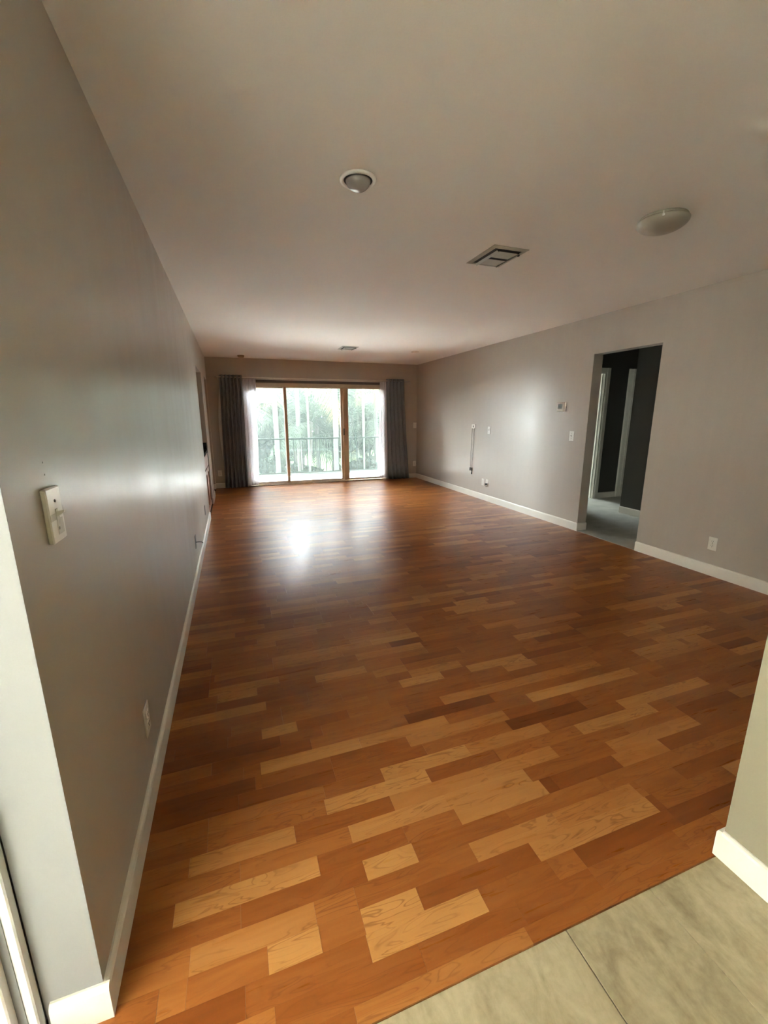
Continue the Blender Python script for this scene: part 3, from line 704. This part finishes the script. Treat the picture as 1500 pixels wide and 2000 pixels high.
# ------------------------------------------------------------------ wet bar in the left wall recess
cb = thing('bar_cabinet', 'cherry wood wet bar cabinet in the left wall recess', 'cabinet', (0, 0, 0))
mb = MB(); mb.box((-0.62, 6.16, 0.0), (-0.035, 7.195, 0.83)); mb.build('body', 'dark_panel', cb)  # dark body shows as a gap beside the drawers
for i, (a, b) in enumerate(((6.30, 6.74), (6.76, 7.19))):
    MB().box((-0.035, a, 0.64), (-0.013, b, 0.82), 0.004).build('drawer', 'cabinet', cb)
    dr = MB(); dr.panel(0, -0.035, -0.013, a, b, 0.02, 0.62, [(a+0.06, b-0.06, 0.09, 0.55)]); dr.box((-0.033, a+0.06, 0.09), (-0.024, b-0.06, 0.55))
    dr.build('door', 'cabinet', cb)
ct = tag(MB().box((-0.64, 6.155, 0.831), (-0.008, 7.198, 0.868), 0.004).build('bar_counter', 'counter'), 'black stone counter on the cherry bar cabinet', 'counter')
tag(MB().box((-0.64, 7.172, 0.869), (-0.012, 7.1985, 0.98), 0.003).build('backsplash', 'counter'), 'black stone upstand at the end of the bar counter', 'backsplash')

# ------------------------------------------------------------------ electrical plates. Local frame: plate lies in the xz plane, faces -y
def plate_box(w_, h, t, name, mat, par, bev=0.0025): return MB().box((-w_/2, -t, -h/2), (w_/2, 0, h/2), bev).build(name, mat, par)
def screw(par, x, z, t): MB().lathe([(0.0036, 0), (0.0036, -0.001), (0.0025, -0.0018), (0, -0.002)], (x, -t, z), 12, 'y').build('screw', 'screw', par)
FACE = {'left': radians(90), 'right': radians(-90), 'far': 0.0}
def outlet(label, loc, side, group='white wall outlets'):
    o = thing('wall_outlet', label, 'outlet', loc, FACE[side], group)
    plate_box(0.072, 0.116, 0.005, 'cover_plate', 'white_plastic', o)
    for z in (0.0195, -0.0195):
        rc = MB().box((-0.017, -0.0075, z-0.0145), (0.017, -0.005, z+0.0145), 0.0015).build('receptacle', 'white_plastic', o)
        sl = MB()
        for x in (-0.0065, 0.0065): sl.box((x-0.0011, -0.0081, z-0.001), (x+0.0011, -0.0074, z+0.008))
        sl.box((-0.0022, -0.0081, z-0.0105), (0.0022, -0.0074, z-0.006)); sl.build('slots', 'dark_plastic', rc)
    screw(o, 0, 0, 0.005); return o
def switch(label, loc, side, mat='white_plastic', t=0.006, group='white light switches'):
    o = thing('light_switch', label, 'switch', loc, FACE[side], group)
    plate_box(0.074, 0.118, t, 'cover_plate', mat, o)
    MB().box((-0.0055, -t-0.0012, -0.0125), (0.0055, -t, 0.0125)).build('toggle_slot', 'ivory_plastic', o)
    mb = MB(); i = len(mb.v)
    mb.v += [(-0.004, -t, -0.006), (0.004, -t, -0.006), (0.004, -t, 0.007), (-0.004, -t, 0.007), (-0.0032, -t-0.014, 0.004), (0.0032, -t-0.014, 0.004), (0.0032, -t-0.015, 0.0095), (-0.0032, -t-0.015, 0.0095)]
    for q in ((0, 1, 2, 3), (4, 5, 6, 7), (0, 1, 5, 4), (1, 2, 6, 5), (2, 3, 7, 6), (3, 0, 4, 7)): mb.f.append(tuple(i+j for j in q)); mb.smooth.append(False)
    mb.build('toggle', 'white_plastic', o); screw(o, 0, 0.030, t); screw(o, 0, -0.030, t); return o
# left wall
ls = switch('thick white switch plate with two dull patches on the left wall near the camera', (0, 1.077, 1.176), 'left', 'white_plastic', 0.011)
MB().box((-0.0365, -0.0116, -0.010), (0.012, -0.0109, 0.004)).build('dull_patch', 'ivory_plastic', ls)  # two dull patches beside and below the toggle
MB().box((-0.006, -0.0116, -0.044), (0.026, -0.0109, -0.010)).build('dull_patch', 'ivory_plastic', ls)
outlet('white outlet low on the left wall nearest the camera', (0, 1.573, 0.29), 'left')
cj = thing('cable_jack', 'small plate with a stub of cable low on the left wall above the baseboard', 'cable jack', (0, 3.93, 0.302), FACE['left'])
plate_box(0.072, 0.116, 0.005, 'cover_plate', 'grey_cable', cj)
MB().tube([(0, -0.004, -0.005), (0, -0.03, -0.004), (0.004, -0.05, -0.008), (0.006, -0.062, -0.02)], 0.0035, 8).build('cable_stub', 'dark_plastic', cj)
bp_ = thing('blank_plate', 'small dark edged plate low on the left wall just before the bar recess', 'wall plate', (0, 5.36, 0.288), FACE['left']); plate_box(0.072, 0.116, 0.005, 'cover_plate', 'grey_cable', bp_); screw(bp_, 0, 0.04, 0.005); screw(bp_, 0, -0.04, 0.005)
for z in (1.288, 1.262):
    MB().lathe([(0.0022, 0), (0.0022, 0.0006), (0, 0.0007)], (0, 1.083, z), 10, 'x').build('nail_hole', 'screw', bpy.data.objects['wall_left'])
# right wall
outlet('white outlet low on the right wall in front of the hall doorway', (W, 2.38, 0.283), 'right')
th = thing('thermostat', 'white box thermostat with dark screen on the right wall', 'thermostat', (W, 4.345, 1.475), FACE['right'])
MB().box((-0.062, -0.010, -0.058), (0.062, 0, 0.058), 0.003).build('back_plate', 'white_plastic', th)
MB().box((-0.058, -0.040, -0.055), (0.058, -0.010, 0.055), 0.005).build('body', 'white_plastic', th)
MB().box((-0.034, -0.0415, -0.020), (0.034, -0.0395, 0.036)).build('screen', 'lcd', th)
switch('white switch on the right wall between thermostat and doorway', (W, 4.148, 1.132), 'right')
tv = thing('cable_plate', 'white square plate with two hanging dark cables on the right wall', 'wall plate', (W, 6.40, 1.195), FACE['right'])
plate_box(0.115, 0.075, 0.008, 'cover_plate', 'white_plastic', tv)
MB().box((-0.016, -0.0095, -0.016), (0.016, -0.008, 0.014), 0.002).build('jack_block', 'grey_cable', tv)
for x, pts, zs in ((0.030, [(0.030, -0.012, -0.03), (0.033, -0.011, -0.30), (0.045, -0.010, -0.48), (0.046, -0.010, -0.70)], -0.70), (-0.036, [(-0.036, -0.012, -0.03), (-0.030, -0.010, -0.34), (-0.006, -0.010, -0.60), (-0.006, -0.010, -0.70)], -0.70)):
    x_ = -x; pt = [(-p[0], p[1], p[2]) for p in pts]
    c = MB().tube(pt, 0.003, 8).build('cable', 'grey_cable', tv); e = pt[-1]
    mb = MB().box((e[0]-0.011, e[1]-0.010, e[2]-0.055), (e[0]+0.011, e[1]+0.009, e[2]), 0.003)
    if x < 0: mb.box((e[0]-0.004, e[1]-0.004, e[2]-0.075), (e[0]+0.004, e[1]+0.004, e[2]-0.054)); mb.box((e[0]-0.008, e[1]-0.007, e[2]-0.115), (e[0]+0.008, e[1]+0.007, e[2]-0.075), 0.002)
    mb.build('plug', 'dark_plastic', c)
switch('white switch at mid height on the right wall beside the hanging cables', (W, 5.93, 1.145), 'right')
outlet('left one of two low outlets side by side on the right wall', (W, 6.035, 0.295), 'right')
ou = outlet('right one of two low outlets on the right wall, with a black plug', (W, 5.915, 0.298), 'right')
pl = MB().box((-0.014, -0.036, -0.034), (0.014, -0.008, -0.008), 0.004).build('plug', 'dark_plastic', ou)
MB().tube([(0.0, -0.034, -0.03), (0.004, -0.03, -0.05), (0.010, -0.014, -0.066)], 0.003, 6).build('cord_stub', 'dark_plastic', pl)
# end wall
outlet('outlet low on the end wall left of the dark curtain', (0.092, D, 0.292), 'far')
switch('switch on the end wall near the right corner', (4.205, D, 1.165), 'far')
outlet('outlet low on the end wall near the right corner', (4.205, D, 0.318), 'far')

# ------------------------------------------------------------------ ceiling fixtures
rc = thing('recessed_light', 'recessed eyeball ceiling light with a white ring', 'ceiling light', (1.018, 2.15, H))
MB().lathe([(0.066, 0.0), (0.066, -0.006), (0.074, -0.011), (0.083, -0.008), (0.087, 0.0)], n=48).build('trim_ring', 'lamp_trim', rc)
MB().lathe([(0.0665, -0.0005), (0.0665, -0.004), (0.05, -0.0042), (0.0, -0.0042)], n=48).build('socket_shade', 'cavity_shade', rc)  # dark disc painted as the shade in the gap around the eyeball
prof = [(0.057*cos(radians(a)), -0.004-0.043*sin(radians(a))) for a in range(0, 91, 9)]; prof[-1] = (0.0, prof[-1][1])
MB().lathe(prof, n=48).build('eyeball', 'eyeball', rc)
dl = thing('dome_light', 'frosted dome ceiling light at the right of the ceiling', 'ceiling light', (2.715, 1.975, H))
MB().lathe([(0.118, 0.0), (0.122, -0.006), (0.118, -0.014), (0.10, -0.016), (0.0, -0.016)], n=48).build('pan', 'opal', dl)
prof = [(0.128, -0.016)] + [(0.13*cos(radians(a)), -0.02-0.055*sin(radians(a))**1.1) for a in range(0, 91, 9)]; prof[-1] = (0.0, prof[-1][1])
MB().lathe(prof, n=48).build('shade', 'opal', dl)
for a in (100, 220, 340):
    x, y = 0.128*cos(radians(a)), 0.128*sin(radians(a))
    MB().lathe([(0.0, -0.036), (0.006, -0.034), (0.007, -0.026), (0.004, -0.020), (0.004, -0.010), (0, -0.010)], (x, y, 0), 10).build('clip', 'lamp_trim', dl)
def vent(label, x, y, sx, sy):
    v = thing('ceiling_vent', label, 'vent', (x, y, H), group='ceiling air vents')
    mb = MB(); a, b, c, d = sx/2, sy/2, sx/2-0.028, sy/2-0.028
    for (z, q) in ((-0.0001, 0), (-0.004, 0.0)):
        pass
    def ring(o0, i0, z0, z1):   # sloping picture-frame flange
        O = [(-o0[0], -o0[1]), (o0[0], -o0[1]), (o0[0], o0[1]), (-o0[0], o0[1])]; I = [(-i0[0], -i0[1]), (i0[0], -i0[1]), (i0[0], i0[1]), (-i0[0], i0[1])]
        for j in range(4):
            k2 = (j+1) % 4; mb.quad((*O[j], z0), (*O[k2], z0), (*I[k2], z1), (*I[j], z1))
    ring((a, b), (a, b), -0.0005, -0.003); ring((a, b), (c, d), -0.003, -0.009); ring((c, d), (c, d), -0.009, -0.001)
    mb.build('flange', 'vent_paint', v)
    MB().box((-c, -d, -0.0012), (c, d, -0.0004)).build('duct_shade', 'cavity_shade', v)  # flat sheet on the ceiling, coloured as the shade inside a duct
    # blades: one row throwing towards -y, one towards +y, one side blade
    def blade(p0, p1, drop, wide, dr):
        m2 = MB(); p0, p1, dr = Vector(p0), Vector(p1), Vector(dr); t = Vector((0, 0, -0.0014))
        q = [p0, p1, p1+dr*wide+Vector((0, 0, -drop)), p0+dr*wide+Vector((0, 0, -drop))]
        m2.quad(*q); m2.quad(*[x+t for x in q])
        for j in range(4): m2.quad(q[j], q[(j+1) % 4], q[(j+1) % 4]+t, q[j]+t)
        m2.build('blade', 'vent_paint', v)
    for y0_ in (-d+0.020, -d+0.160):
        blade((-c+0.042, y0_, -0.016), (c-0.022, y0_, -0.016), -0.006, 0.122, (0, 1, 0))
    blade((-c+0.020, -d+0.012, -0.014), (-c+0.020, d-0.012, -0.014), 0.010, 0.014, (1, 0, 0))
    blade((c-0.004, -d+0.008, -0.004), (c-0.004, d-0.008, -0.004), 0.016, 0.014, (-1, 0, 0))
    MB().box((c-0.012, -d+0.03, -0.024), (c-0.004, -d+0.045, -0.004)).build('damper_lever', 'dark_plastic', v)
vent('square air vent on the ceiling nearer the camera, between the two lights', 2.182, 2.775, 0.268, 0.352)
vent('air vent on the ceiling near the glass door', 2.24, 7.0, 0.268, 0.352)
def detector(name, label, x, y, r, h, mat):
    o = thing(name, label, 'smoke detector', (x, y, H), group='ceiling smoke detectors')
    MB().lathe([(r, 0), (r, -0.008), (r*0.94, -0.011)], n=36).build('base', mat, o)
    MB().lathe([(r*0.93, -0.009), (r*0.93, -h*0.75), (r*0.8, -h), (r*0.3, -h*1.03), (0, -h*1.03)], n=36).build('cover', mat, o)
    MB().lathe([(0.004, -h*1.0), (0.004, -h*1.06), (0, -h*1.07)], (r*0.5, 0, 0), 10).build('test_button', 'dark_plastic', o)
detector('smoke_detector', 'tan round smoke detector on the ceiling above the left dark curtain', 0.63, 8.42, 0.06, 0.036, 'tan_plastic')
detector('smoke_detector', 'flat white smoke detector on the ceiling toward the right far corner', 3.42, 7.02, 0.065, 0.026, 'white_plastic')
